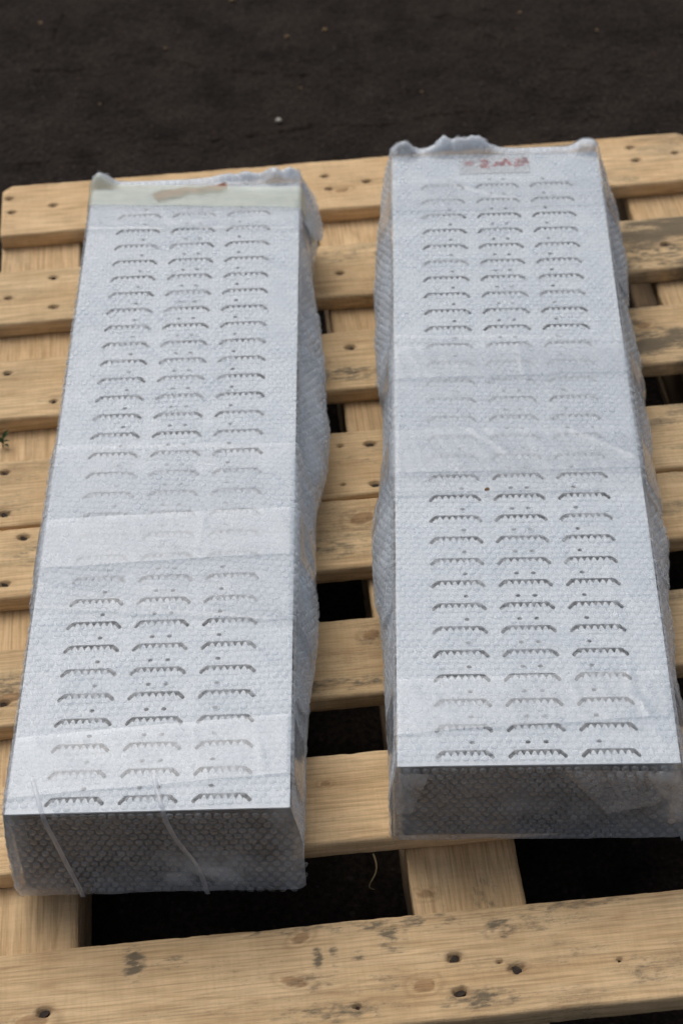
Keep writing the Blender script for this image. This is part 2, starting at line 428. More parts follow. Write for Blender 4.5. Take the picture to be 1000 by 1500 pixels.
BOARDS = [  # t0, t1, nails(s,t,r), knots, stains, mildew(base, right), material
    (2147, 2257, [(-283.7, 2229, 4.2), (-227, 2205.6, 4.6), (-280, 2198, 4.2), (124, 2222, 4.4), (127, 2192, 4.2), (177, 2202, 4.6), (525, 2230, 4.4), (527, 2200, 4.8), (580, 2209, 4)],
     [(143, 2187, 9, 5, 0.2)], [(155, 2205, 50, 14, 0.35), (560, 2225, 40, 20, 0.3)], (0.10, 0.30), WOOD_FRESH),
    (1966, 2072, [(-225, 2051, 4.6), (-279, 2017, 4.2), (-224, 1992, 4.4), (178, 2045, 4.6), (93, 2036, 3), (125, 2012, 4.6), (527, 2016, 4.8)],
     [(300, 2030, 12, 7, 0.1), (560, 1990, 9, 6, 0.4)], [(120, 2045, 60, 20, 0.5), (520, 2000, 110, 40, 0.75), (-60, 2000, 60, 20, 0.3)], (0.18, 0.75), WOOD),
    (1791, 1898, [(-276, 1873, 4.4), (-222, 1815, 4.2), (124, 1867, 5.0)],
     [(82, 1845, 9, 6, 0.1), (470, 1862, 9, 6, 0.2)], [(120, 1820, 60, 16, 0.75), (-215, 1825, 40, 22, 0.35), (480, 1830, 100, 30, 0.8)], (0.2, 0.75), WOOD),
    (1613.5, 1719, [(-274, 1700, 4.8), (130, 1695, 5.4), (97, 1696, 3), (129, 1629, 5.2), (94, 1633, 2.2), (-273, 1634, 5.4)],
     [(330, 1660, 11, 7, 0.0)], [(110, 1672, 50, 16, 0.35), (450, 1660, 90, 25, 0.35)], (0.22, 0.4), WOOD),
    (1505, 1609, [(-251, 1594, 5.4), (-269, 1526, 5.2)],
     [(110, 1578, 14, 9, 0.3)], [(85, 1535, 70, 16, 0.6), (-235, 1570, 30, 25, 0.6), (100, 1580, 36, 14, 0.4)], (0.28, 0.4), WOOD),
    (1329, 1433, [(-266, 1360, 5)],
     [(-262, 1366, 16, 6, 0.2), (103, 1408, 9, 7, 0.4)], [(60, 1345, 90, 12, 0.7), (105, 1400, 20, 18, 0.5), (-262, 1380, 30, 24, 0.6)], (0.2, 0.34), WOOD),
    (1152, 1257, [], [(40, 1222, 5, 3, 0.0)], [(40, 1175, 60, 14, 0.22), (-275, 1200, 30, 30, 0.4)], (0.10, 0.16), WOOD_FRESH),
    (955, 1066, [(136, 1017, 6.2), (188, 999.7, 6.4), (136, 981.5, 6.2), (47, 976.6, 2.8), (-220.5, 1002, 6.4), (174, 1008, 2.0), (277, 998, 2.2)],
     [(-5, 1008, 12, 5, -0.35), (106, 992, 10, 7, 0.1), (-232, 993, 15, 9, 0.2), (4, 1052, 9, 5, 0.5)],
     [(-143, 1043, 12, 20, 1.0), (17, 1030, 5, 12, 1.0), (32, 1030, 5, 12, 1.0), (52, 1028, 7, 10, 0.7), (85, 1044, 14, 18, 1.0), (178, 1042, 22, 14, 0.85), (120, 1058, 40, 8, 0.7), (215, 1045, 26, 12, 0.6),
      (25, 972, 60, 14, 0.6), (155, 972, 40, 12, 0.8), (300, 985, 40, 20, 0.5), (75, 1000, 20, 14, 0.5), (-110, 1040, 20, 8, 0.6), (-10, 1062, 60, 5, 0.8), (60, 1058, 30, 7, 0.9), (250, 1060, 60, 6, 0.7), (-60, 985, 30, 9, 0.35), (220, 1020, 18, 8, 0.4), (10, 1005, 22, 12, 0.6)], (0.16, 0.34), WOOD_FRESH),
]
for bi, (t0, t1, nails, knots, stains, (mb, mr), wm) in enumerate(BOARDS):
    tc_ = (t0 + t1) / 2
    pits = [(s - S0, t - tc_, r) for s, t, r in nails]
    kn = [(s - S0, t - tc_, a, b, g) for s, t, a, b, g in knots]
    st = [(s - S0, t - tc_, a, b, g) for s, t, a, b, g in stains]
    def mil(X, Y, mb=mb, mr=mr, bi=bi):
        r_ = sstep(-80, 260, X)
        f = fbm(X / 70, Y / 22, 40 + bi, 3)
        return np.clip((mb + (mr - mb) * r_) * sstep(0.3, 0.75, f) * 1.5, 0, 1)
    me = plank('board', wm, 896, t1 - t0, 20.5, 100 + 13 * bi, 1.8, pits, kn, st, mil, cut=14 if bi in (0, 7) else 0)
    b = obj('board', me, wm, pallet, (0, tc_ - T0, TOP))
    rng = random.Random(bi)
    for (hx, hy, r) in pits:
        o = obj('nail', NAIL, IRON, b, (hx, hy, -3.0), (rng.uniform(-.25, .25), rng.uniform(-.25, .25), rng.uniform(0, 6)))
        o.scale = (r * 0.85, r * 0.6, 1)
# boards under the deck, running away from the camera
SLOW = [(-294, -195), (108, 210), (507, 607)]
zt = TOP - 20.5 - 0.8
for k, (s0, s1) in enumerate(SLOW):
    def mil2(X, Y, k=k): return 0.25 * sstep(0.45, 0.8, fbm(X / 60, Y / 25, 70 + k, 3))
    stn = [(-515, -15, 30, 20, 0.5)] if k == 1 else []
    me = plank('stringer_board', WOOD_FRESH, 1296, s1 - s0, 21, 300 + 9 * k, 3.0, [], [(-505, 38, 5, 8, 0)] if k == 1 else [], stn, mil2)
    obj('stringer_board', me, WOOD_FRESH, pallet, ((s0 + s1) / 2 - S0, 0, zt), (0, 0, math.pi / 2))
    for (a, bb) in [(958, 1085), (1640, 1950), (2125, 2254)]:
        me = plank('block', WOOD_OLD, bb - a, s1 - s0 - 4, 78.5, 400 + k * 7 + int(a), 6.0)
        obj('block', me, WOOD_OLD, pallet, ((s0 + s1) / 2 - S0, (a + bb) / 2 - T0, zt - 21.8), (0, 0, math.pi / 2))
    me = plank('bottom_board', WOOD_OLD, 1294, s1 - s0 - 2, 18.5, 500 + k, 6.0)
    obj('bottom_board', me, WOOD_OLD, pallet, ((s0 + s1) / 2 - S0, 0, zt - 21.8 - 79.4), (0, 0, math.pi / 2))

# ------------------------------------------------------------------ wrapped panels
H = 112.0             # panel top above the deck
HW = 123.5            # half width of the white front
ROWS, CP, RP = 30, 64.1, 30.0

def slot_outline():
    up = [(-26.4, -4.4), (-25.4, -2.0), (-20.8, 3.2), (-18.5, 3.9), (18.5, 3.9), (20.8, 3.2), (25.4, -2.0), (26.4, -4.4)]
    lo = [(24.8, -6.6), (22.4, -5.9), (18.5, -4.0), (-18.5, -4.0), (-22.4, -5.9), (-24.8, -6.6)]
    return up + lo
def circle(cx, cy, r, n=9): return [(cx + r * math.cos(2 * math.pi * i / n), cy + 0.85 * r * math.sin(2 * math.pi * i / n)) for i in range(n)]
DOTS = {0: [7.0], 1: [-8.0, 8.0], 2: [-9.5]}
DOT_Y = 12.5

def plate_cell(col, dots):
    hx, hy = CP / 2, RP / 2
    outer = [(-hx, -hy + 4), (hx, -hy + 4), (hx, hy + 4), (-hx, hy + 4)]
    holes = [slot_outline()] + ([circle(x, DOT_Y, 2.5) for x in DOTS[col]] if dots else [])
    polys = [[Vector((x, y, 0)) for x, y in outer]] + [[Vector((x, y, 0)) for x, y in h[::-1]] for h in holes]
    T = np.array(tessellate_polygon(polys))
    V = np.array([(p.x, p.y) for l in polys for p in l])
    # orient up
    a, b, c = V[T[:, 0]], V[T[:, 1]], V[T[:, 2]]
    s = (b[:, 0] - a[:, 0]) * (c[:, 1] - a[:, 1]) - (b[:, 1] - a[:, 1]) * (c[:, 0] - a[:, 0])
    T[s < 0] = T[s < 0][:, ::-1]
    rims = []; o = 4
    for h in holes: rims.append((o, len(h))); o += len(h)
    return V, T, rims

def build_plate(y0, y1):
    """white front sheet: three columns of slots cut through, folded edge"""
    V = []; Q = []; T = []
    th = 1.3
    for c in range(3):
        for r in range(ROWS):
            P, TT, rims = plate_cell(c, r < ROWS - 1 or True)
            cx, cy = (c - 1) * CP, r * RP
            o = len(V)
            V += [(cx + x, cy + y, 0.0) for x, y in P]
            T += [tuple(t + o) for t in TT]
            for (s, n) in rims:
                o2 = len(V)
                V += [(cx + P[s + i][0], cy + P[s + i][1], -th) for i in range(n)]
                for i in range(n):
                    j = (i + 1) % n
                    Q.append((o + s + i, o + s + j, o2 + j, o2 + i))
    gx = 1.5 * CP; gy0 = -RP / 2 + 4; gy1 = (ROWS - 0.5) * RP + 4
    def rect(x0, x1, a, b):
        o = len(V); V.extend([(x0, a, 0), (x1, a, 0), (x1, b, 0), (x0, b, 0)]); Q.append((o, o + 1, o + 2, o + 3))
    rect(-HW, -gx, y0, y1); rect(gx, HW, y0, y1); rect(-gx, gx, y0, gy0) if y0 < gy0 else None; rect(-gx, gx, gy1, y1)
    # folded rim all round, 14 mm deep
    loop = [(-HW, y0), (HW, y0), (HW, y1), (-HW, y1)]
    for i in range(4):
        (ax, ay), (bx, by) = loop[i], loop[(i + 1) % 4]
        o = len(V); V += [(ax, ay, 0), (bx, by, 0), (bx, by, -1.6), (ax, ay, -1.6)]; Q.append((o + 3, o + 2, o + 1, o))
    return mesh_np('front_panel', V, Q, T, smooth=False)

def louvre_mesh():
    """pressed lip below each slot: scalloped upper edge, standing a little proud"""
    xs = []; ys = []
    n = 6
    pts = [(-23.6, -6.6, 0.1), (-21.8, -4.2, 0.3), (-19.2, -1.6, 0.5)]
    for i in range(n):
        x = -18.5 + 37 * i / n; wd = 37 / n
        for k, hy in ((0.0, -3.5), (0.12, -2.3), (0.25, -0.1), (0.38, 1.3), (0.5, 1.7), (0.62, 1.3), (0.75, -0.1), (0.88, -2.3)):
            pts.append((x + wd * k, hy, 0.55))
    pts += [(18.5, -3.5, 0.5), (19.2, -1.6, 0.5), (21.8, -4.2, 0.3), (23.6, -6.6, 0.1)]
    pts = [(x, y, z) for x, y, z in pts]
    m = len(pts)
    V = [p for p in pts] + [(x * 0.98, -8.2 if abs(x) < 21 else -7.6, 0.12) for x, y, z in pts] + [(x, y, z - 1.1) for x, y, z in pts]
    Q = []
    for i in range(m - 1):
        Q.append((i + 1, i, m + i, m + i + 1))
        Q.append((i, i + 1, 2 * m + i + 1, 2 * m + i))
    me = mesh_np('louvre', V, Q, smooth=False); me.materials.append(WHITE); return me
LOUVRE = louvre_mesh()

def interp(tab):
    a = np.array(sorted(tab)); return lambda y: np.interp(y, a[:, 0], a[:, 1])

class Wrap:
    """shape of the bubble-wrap skin of one panel: s runs round the section (top in the middle), y along it"""
    def __init__(self, y0, y1, left, right, lumps, seed, creases=()):
        self.creases = creases
        self.y0, self.y1, self.seed = y0, y1, seed
        self.left, self.right, self.lumps = interp(left), interp(right), lumps
    def zt(self, x, y):
        z = 1.5 + 1.1 * (fbm(x / 38, y / 38, self.seed, 3) - 0.35)
        for (x0, y0, x1, y1, a) in self.creases:
            dx, dy = x1 - x0, y1 - y0; tt = np.clip(((x - x0) * dx + (y - y0) * dy) / (dx * dx + dy * dy), 0, 1)
            z = z + 0.55 * a * np.exp(-(np.hypot(x - x0 - tt * dx, y - y0 - tt * dy + 6 * (noise(x / 25, y / 25, 5) - .5)) / 2.2) ** 2)
        for (lx, ly, rx, ry, a) in self.lumps: z = z + a * np.exp(-np.abs((x - lx) / rx) ** 3 - np.abs((y - ly) / ry) ** 3) * (0.45 + 2.2 * np.abs(fbm(x / 24 + y / 40, y / 24, self.seed + 3, 2) - 0.5) + 0.25 * noise(x / 8, y / 8, self.seed + 4))
        return z
    def raw(self, s, y, lift):
        hw = HW + 1.5
        a = np.abs(s); sg = np.sign(s); q = np.clip(a - hw, 0, None)
        t = q / H
        off = np.where(s < 0, self.left(y), self.right(y))
        g = sstep(0.0, 0.5, t) * (1 - 0.35 * sstep(0.72, 1.0, t))
        fold = 9.0 * (fbm(y / 42 + t * 1.7, t * 2.2 + 5 * sg, self.seed + 5, 3) - 0.5) * sstep(0, 0.25, t)
        crease = 3.0 * np.abs(fbm(y / 17 - t * 3.0, t * 3 + 9 * sg, self.seed + 6, 2) - 0.5) * sstep(0.05, 0.4, t)
        ox = np.maximum(off * g + (fold - crease) * np.clip(off / 14, 0.35, 1), -0.5 + 1.0 * g)
        xt = np.clip(s, -hw, hw)
        z0 = self.zt(xt, y)
        x = xt + sg * (ox + lift * sstep(-3, 3, a - hw)) 
        z = z0 - q * ((H + z0 - 1.2) / H) + lift * sstep(3, -3, a - hw)
        yy = y + 3.0 * (fbm(s / 60, y / 60, self.seed + 9, 2) - 0.5)
        return np.stack([x, yy, z], -1)
    def __call__(self, s, y, lift=0.0):
        d = 2.2
        return (self.raw(s - d, y, lift) + self.raw(s, y, lift) * 2 + self.raw(s + d, y, lift)) / 4

def dome():
    n = 8; V = []
    for r, z in ((1.0, 0.0), (0.94, 0.6), (0.74, 0.93)):
        for i in range(n):
            a = 2 * math.pi * (i + 0.5) / n; V.append((r * math.cos(a), r * math.sin(a), z))
    V.append((0, 0, 1.0)); Q = []; T = []
    for k in range(2):
        for i in range(n):
            j = (i + 1) % n; Q.append((k * n + i, k * n + j, (k + 1) * n + j, (k + 1) * n + i))
    for i in range(n): T.append((2 * n + i, 2 * n + (i + 1) % n, 3 * n))
    return np.array(V), np.array(Q), np.array(T)
DOME = dome()

def bubbles(fn, U, Vv, seed, r=3.75, h=1.6, eps=1.0, flip=1, milk=1.0):
    """fn(u,v)->xyz; a dome on each (u,v), standing along the surface normal"""
    rng = np.random.RandomState(seed)
    P = fn(U, Vv); Pu = fn(U + eps, Vv) - fn(U - eps, Vv); Pv = fn(U, Vv + eps) - fn(U, Vv - eps)
    Pu /= np.linalg.norm(Pu, axis=1)[:, None]
    Nn = np.cross(Pu, Pv) * flip; Nn /= np.linalg.norm(Nn, axis=1)[:, None] + 1e-9
    Pb = np.cross(Nn, Pu)
    D, Q, T = DOME
    rr = r * (0.93 + 0.1 * rng.rand(len(U))); hh = h * (0.75 + 0.45 * rng.rand(len(U)))
    hh[rng.rand(len(U)) < 0.05] *= 0.35      # burst ones
    tx = (rng.rand(len(U)) - .5) * 0.16; ty = (rng.rand(len(U)) - .5) * 0.16
    V = (P[:, None] + (Pu[:, None] + tx[:, None, None] * Nn[:, None]) * (D[None, :, 0:1] * rr[:, None, None]) +
         (Pb[:, None] + ty[:, None, None] * Nn[:, None]) * (D[None, :, 1:2] * rr[:, None, None]) + Nn[:, None] * (0.1 + D[None, :, 2:3] * hh[:, None, None]))
    n = len(D); offs = (np.arange(len(U)) * n)[:, None, None]
    Qa = (Q[None] + offs).reshape(-1, 4); Ta = (T[None] + offs).reshape(-1, 3)
    if flip < 0: Qa = Qa[:, ::-1]; Ta = Ta[:, ::-1]
    me = mesh_np('bubbles', V.reshape(-1, 3), Qa, Ta)
    mk = milk * (0.08 * rng.rand(len(U)) ** 2 + 0.07 * sstep(0.42, 0.7, fbm(U / 26, Vv / 26, seed + 300, 3)))
    set_attr(me, 'milk', np.repeat(mk, n)[:, None] * np.ones((1, 3)))
    return me

def hexgrid(u0, u1, v0, v1, p=8.3, ang=0.0):
    cu, cv = (u0 + u1) / 2, (v0 + v1) / 2; R = math.hypot(u1 - u0, v1 - v0) / 2 + p
    a = np.arange(-R, R, p); b = np.arange(-R, R, p * 0.866)
    A, B = np.meshgrid(a, b, indexing='ij'); A = A + (np.arange(len(b)) % 2)[None] * p / 2
    A = A.ravel(); B = B.ravel()
    U = cu + A * math.cos(ang) - B * math.sin(ang); V = cv + A * math.sin(ang) + B * math.cos(ang)
    k = (U > u0) & (U < u1) & (V > v0) & (V < v1)
    return U[k], V[k]

def sheet(name, fn, us, vs, mat, parent, milk=None):
    U, V = np.meshgrid(us, vs, indexing='ij')
    P = fn(U.ravel(), V.ravel())
    me = mesh_np(name, P, grid_faces(len(us), len(vs)))
    a = np.zeros((len(P), 3), np.float32)
    if milk is not None: a[:] = milk(U.ravel(), V.ravel())[:, None]
    set_attr(me, 'milk', a)
    return obj(name, me, mat, parent)

def make_panel(name, loc, yaw, y1, wrap, label, near, spec):
    root = empty(name, loc, yaw); tag(root, label, 'vent panel', 'wrapped panels lying on the pallet')
    y0 = -13.5
    # charcoal casing: open-fronted tray, closed below
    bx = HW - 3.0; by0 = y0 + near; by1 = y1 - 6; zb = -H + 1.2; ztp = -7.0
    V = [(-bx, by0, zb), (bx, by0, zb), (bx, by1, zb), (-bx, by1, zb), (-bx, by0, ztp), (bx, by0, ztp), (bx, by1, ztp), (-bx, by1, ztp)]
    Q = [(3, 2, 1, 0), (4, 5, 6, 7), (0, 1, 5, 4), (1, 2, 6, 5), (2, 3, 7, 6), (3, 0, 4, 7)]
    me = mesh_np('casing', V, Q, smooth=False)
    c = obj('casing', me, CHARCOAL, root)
    bv = c.modifiers.new('bevel', 'BEVEL'); bv.width = 0.002; bv.segments = 2
    fp = obj('front_panel', build_plate(y0, y1), WHITE, root)
    for r in range(ROWS):
        for cc in range(3):
            obj('louvre', LOUVRE, WHITE, fp, ((cc - 1) * CP, r * RP, 0.05))
    # wrap skin
    smax = HW + 1.5 + H - 1.0
    us = np.concatenate([np.arange(-smax, -HW - 6, 4.0), np.arange(-HW - 6, -HW + 6, 1.5), np.arange(-HW + 6, HW - 6, 2.6), np.arange(HW - 6, HW + 6, 1.5), np.arange(HW + 6, smax, 4.0), [smax]])
    vs = np.arange(y0 - 1.0, y1 + 12, 2.6)
    bw = sheet('bubble_wrap', wrap, us, vs, FILM, root, lambda u, v: 0.22 * sstep(0.40, 0.70, fbm(u / 34, v / 34, wrap.seed + 20, 3)) + 0.48 * sstep(HW, HW + 12, np.abs(u)) * (0.5 + 0.9 * fbm(u / 22, v / 30, wrap.seed + 22, 3)) + 0.75 * sstep(y1 - 5, y1 + 3, v) * (0.7 + 0.5 * fbm(u / 14, v / 8, wrap.seed + 24, 2)))
    U, Vv = hexgrid(-smax + 4, smax - 4, y0 + 2, y1 + 9, ang=spec.get('ang', 0.02))
    keep = np.ones(len(U), bool)
    for (la, lb, ra, rb, depth) in spec['overlaps']:
        keep &= ~((Vv > max(la, ra) + 4) & (Vv < min(lb, rb) - 4) & (np.abs(U) < HW + depth - 4))
    keep &= np.abs(U) < HW + 80
    U, Vv = U[keep], Vv[keep]
    tag(obj('bubbles', bubbles(wrap, U, Vv, wrap.seed), BUB, bw), kind='stuff')
    # near end
    e0 = spec['end']
    def end(u, v):      # u across, v depth below the top (0..H)
        t = v / H
        y = y0 - 2.0 - e0 * sstep(0.05, 1.0, t) - 4.0 * (fbm(u / 45, v / 45, wrap.seed + 31, 3) - 0.5) * sstep(0, .2, t)
        rr = np.clip(np.abs(u) - (HW - 7), 0, 30)
        y = y + rr * rr * 0.055
        off = np.where(u < 0, wrap.left(y0 + 0 * u), wrap.right(y0 + 0 * u)) * sstep(0, 0.5, t) * sstep(HW - 40, HW + 1, np.abs(u))
        x = u + np.sign(u) * off
        z = 0.6 - v - np.where(v > H - 12, 0, 0)
        return np.stack([x, y, z], -1)
    ew = sheet('end_wrap', end, np.arange(-HW - 3, HW + 3.1, 3.0), np.linspace(0.2, H - 1.2, 32), spec.get('endmat', FILM), root, spec.get('endmilk'))
    U, Vv = hexgrid(-HW - 1.5, HW + 1.5, 2.5, H - 2.5, ang=spec.get('eang', 0.0))
    tag(obj('bubbles', bubbles(end, U, Vv, wrap.seed + 3, h=1.9, flip=-1, milk=0.7), BUB_END, ew), kind='stuff')
    # far end
    def far(u, v):
        t = v / H
        p = wrap(np.clip(u, -HW, HW), np.full_like(u, y1 + 11.5))
        y = p[:, 1] + 3.0 * np.sin(t * 3) + 6 * (fbm(u / 30, v / 30, wrap.seed + 41, 3) - 0.5)
        z = p[:, 2] - v * (p[:, 2] + H - 1.5) / H
        return np.stack([u, y, z], -1)
    sheet('end_wrap', far, np.arange(-HW - 1, HW + 1.1, 4.0), np.linspace(0, H, 16), FOLD, root)
    # overlapping second layers of wrap, tapes
    for (la, lb, ra, rb, depth) in spec['overlaps']:
        def ov(u, v, la=la, lb=lb, ra=ra, rb=rb):
            k = np.clip((u + HW) / (2 * HW), -0.3, 1.3)
            lo = la + (ra - la) * k + 5 * (fbm(u / 50, u * 0 + la, 61, 3) - 0.5); hi = lb + (rb - lb) * k
            return wrap(u, lo + (hi - lo) * v, 2.6)
        uu = np.arange(-HW - depth, HW + depth + 0.1, 3.0)
        o = sheet('wrap_overlap', ov, uu, np.linspace(0, 1, 50), FILM_OVER, root, lambda u, v: 0.30 * sstep(0.0, 0.3, v) * sstep(1.0, 0.75, v) * (0.6 + 0.8 * fbm(u / 45, v * 5, wrap.seed + 71, 3)))
        ln = abs(lb - la)
        U, Vv = hexgrid(-HW - depth + 4, HW + depth - 4, 4, ln - 4, ang=-0.05)
        tag(obj('bubbles', bubbles(lambda u, v, ln=ln: ov(u, v / ln), U, Vv, 77), BUB, o), kind='stuff')
    for (la, lb, ra, rb, depth, mat, lift) in spec['tapes']:
        def tp(u, v, la=la, lb=lb, ra=ra, rb=rb, lift=lift):
            k = np.clip((u + HW) / (2 * HW), -0.5, 1.5)
            lo = la + (ra - la) * k + 1.6 * (fbm(u / 40, u * 0 + lb, 62, 2) - 0.5); hi = lb + (rb - lb) * k
            y = lo + (hi - lo) * v
            p = wrap(u, y, lift)
            p[:, 2] += 0.9 * np.abs(fbm(u / 9 + y / 40, y / 30, 63, 2) - 0.5)
            return p
        sheet('tape', tp, np.arange(-HW - depth, HW + depth + .1, 2.5), np.linspace(0, 1, 24), mat, root)
    return root, wrap, end

A_w = Wrap(-13.5, 932,
           left=[(-20, 3), (200, 4), (500, 6), (800, 5), (950, 4)],
           right=[(-20, 7), (60, 7), (120, 8), (178, 10), (240, 15), (305, 15), (383, 12), (444, 18), (508, 29), (552, 31), (645, 24), (756, 15), (849, 8), (917, 15), (950, 14)],
           lumps=[(-112, 934, 13, 14, 13), (104, 938, 20, 14, 14), (50, 944, 40, 12, 7)], seed=11, creases=[(30, 300, 34, 350, 2.2), (-123, 265, -40, 240, 2), (-40, 240, 123, 205, 2), (-20, 500, 60, 560, 1.6), (60, 640, 120, 690, 1.8), (-100, 150, -60, 60, 1.2), (-120, 845, 120, 832, 1.5), (-60, 700, 20, 610, 1.0), (90, 100, 100, 20, 1.5)])
B_w = Wrap(-13.5, 938,
           left=[(-20, 6), (50, 7), (134, 10), (195, 12), (260, 20), (318, 22), (378, 15), (441, 7), (530, 9), (624, 17), (736, 20), (871, 14), (950, 11)],
           right=[(-20, 11), (54, 12), (95, 13), (163, 14), (235, 17), (312, 23), (372, 20), (424, 14), (477, 18), (591, 21), (689, 18), (766, 23), (847, 21), (917, 15), (950, 17)],
           lumps=[(-111, 940, 15, 15, 17), (111, 940, 15, 15, 17), (-40, 948, 36, 16, 23)], seed=23, creases=[(60, 420, 118, 380, 2), (-30, 330, 80, 345, 1.8), (10, 560, 16, 500, 2), (-50, 870, 20, 840, 1.5), (80, 230, 90, 60, 2), (-120, 700, -20, 720, 1.2), (-60, 440, -10, 390, 1.4), (-40, 290, 10, 320, 1.3), (95, 60, 112, 0, 2), (40, 600, 118, 585, 1.6)])

def milkA(u, v):
    m = 0.04 + 0.14 * sstep(0.4, 0.8, fbm(u / 30, v / 30, 51, 3)) * sstep(20, 50, v)
    m = m + 0.55 * np.exp(-((u - 45) / 46) ** 2 - ((v - 86) / 22) ** 2) * sstep(0.3, 0.7, fbm(u / 20, v / 16, 52, 4))
    m = m + 0.22 * sstep(98, 118, np.abs(u)) * (0.5 + fbm(u / 18, v / 18, 53, 2))
    return m
def milkB(u, v):
    m = 0.25 * sstep(96, 116, u) * (1 - sstep(60, 95, v)) + 0.22 * sstep(104, 116, -u) * (1 - sstep(60, 75, v))
    m = m + 0.10 * sstep(H - 9, H - 4, v) + 0.06 + 0.07 * sstep(25, 70, v) + 0.08 * sstep(0.45, 0.7, fbm(u / 40, v / 30, 58, 3))
    return m

LA = 'bubble-wrapped white slotted panel with greenish tape and torn brownish label at far end'
LB = 'bubble-wrapped white slotted panel with a red-lettered badge at its far end'
PA, wa, endA = make_panel('wrapped_vent_panel', (-180.2, 1125.1, TOP + H), -0.0286, 928, A_w, LA, 1.5, dict(
    end=4, endmilk=milkA, ang=0.03, eang=0.03,
    overlaps=[(228, 462, 205, 455, 70)],
    tapes=[(282, 350, 293, 357, 60, TAPE, 4.8), (2, 70, 22, 90, 50, TAPE, 2.0), (842, 893, 830, 872, 40, TAPE, 2.0), (891, 931, 870, 912, 60, TAPE_G, 3.4)]))
PB, wb, endB = make_panel('wrapped_vent_panel', (161.8, 1154.7, TOP + H), -0.0476, 935, B_w, LB, 9.0, dict(
    end=-6, endmilk=milkB, ang=-0.02, eang=0.0,
    overlaps=[(330, 585, 336, 575, 70)],
    tapes=[(508, 562, 514, 560, 60, TAPE, 4.8), (360, 426, 362, 424, 60, TAPE, 4.8), (21, 85, 39, 92, 60, TAPE, 2.0), (815, 876, 822, 884, 40, TAPE, 2.0)]))

def fin(root, wrap, side, ya, yb, out, z0, z1, seed):
    def fn(u, v):       # u along, v 0..100 outwards
        k = v / 100.0
        e = np.sin(np.clip((u - ya) / (yb - ya), 0, 1) * math.pi) ** 0.7
        o_ = (wrap.right if side > 0 else wrap.left)(u)
        x = side * (HW + 3 + (o_ * 0.75 + out * e) * k + 3.0 * (fbm(u / 24, k * 2, seed, 3) - 0.5) * k)
        z = z0 + (z1 - z0) * k * (0.35 + 0.65 * e) + 4 * (fbm(u / 30, k * 2, seed + 1, 2) - 0.5)
        return np.stack([x, u + 0 * v, z], -1)
    o = sheet('wrap_flap', fn, np.arange(ya, yb, 3.0), np.linspace(0, 100, 18), FILM, root, lambda u, v: 0.20 + 0.35 * fbm(u / 25, v / 40, seed + 2, 3) + 0.25 * sstep(93, 99, v))
    L_ = abs(wrap(np.array([HW]), np.array([ya]))[0, 2]); U, Vv = hexgrid(ya + 4, yb - 4, 6, 94, p=9.0)
    tag(obj('bubbles', bubbles(fn, U, Vv, seed, r=3.2, h=1.8, flip=-side, milk=0.6), BUB, o), kind='stuff')
fin(PA, A_w, 1, 360, 640, 6, -12, -70, 501)
fin(PA, A_w, 1, 120, 310, 6, -14, -70, 511)
fin(PA, A_w, 1, 860, 945, 12, -4, -60, 521)
fin(PB, B_w, -1, 190, 380, 5, -10, -75, 531)
fin(PB, B_w, -1, 560, 800, 4, -10, -75, 541)
fin(PB, B_w, 1, 240, 400, 5, -10, -80, 551)
fin(PB, B_w, 1, 700, 880, 5, -10, -80, 561)

# ---- badge with red marks on the right panel (unreadable through the wrap)
bv = [(-43, 893, 0.5), (41, 893, 0.5), (41, 932, 0.5), (-43, 932, 0.5)]
V = [(x, y, 0.0) for x, y, z in bv] + [(x * 0.985, y + (0.6 if y < 900 else -0.6), 0.9) for x, y, z in bv]
badge = obj('badge', mesh_np('badge', V, [(4, 5, 6, 7), (0, 1, 5, 4), (1, 2, 6, 5), (2, 3, 7, 6), (3, 0, 4, 7)], smooth=False), BADGE, PB)
def strokes(name, lines, wd, z, mat, parent, th=0.35):
    V = []; Q = []
    for ln in lines:
        for (x0, y0), (x1, y1) in zip(ln[:-1], ln[1:]):
            d = math.hypot(x1 - x0, y1 - y0); nx_, ny_ = -(y1 - y0) / d * wd / 2, (x1 - x0) / d * wd / 2
            o = len(V)
            for zz in (z, z + th): V += [(x0 + nx_, y0 + ny_, zz), (x0 - nx_, y0 - ny_, zz), (x1 - nx_, y1 - ny_, zz), (x1 + nx_, y1 + ny_, zz)]
            Q += [(o + 4, o + 5, o + 6, o + 7), (o, o + 4, o + 7, o + 3), (o + 1, o + 2, o + 6, o + 5), (o, o + 1, o + 5, o + 4), (o + 2, o + 3, o + 7, o + 6)]
    return obj(name, mesh_np(name, V, Q, smooth=False), mat, parent)
strokes('lettering', [[(-37, 916), (-32, 910), (-26, 917), (-37, 916)],
                      [(-19, 920), (-9, 920), (-18, 907), (-7, 907)], [(-14, 913), (-8, 914)],
                      [(-2, 908), (3, 914), (9, 909), (12, 923), (19, 909)], [(0, 915), (10, 915)],
                      [(22, 908), (28, 908), (30, 920), (24, 921)], [(23, 914), (30, 914)],
                      [(32, 909), (35, 925), (39, 912)], [(31, 917), (39, 915)]], 4.2, 0.95, RED, badge)
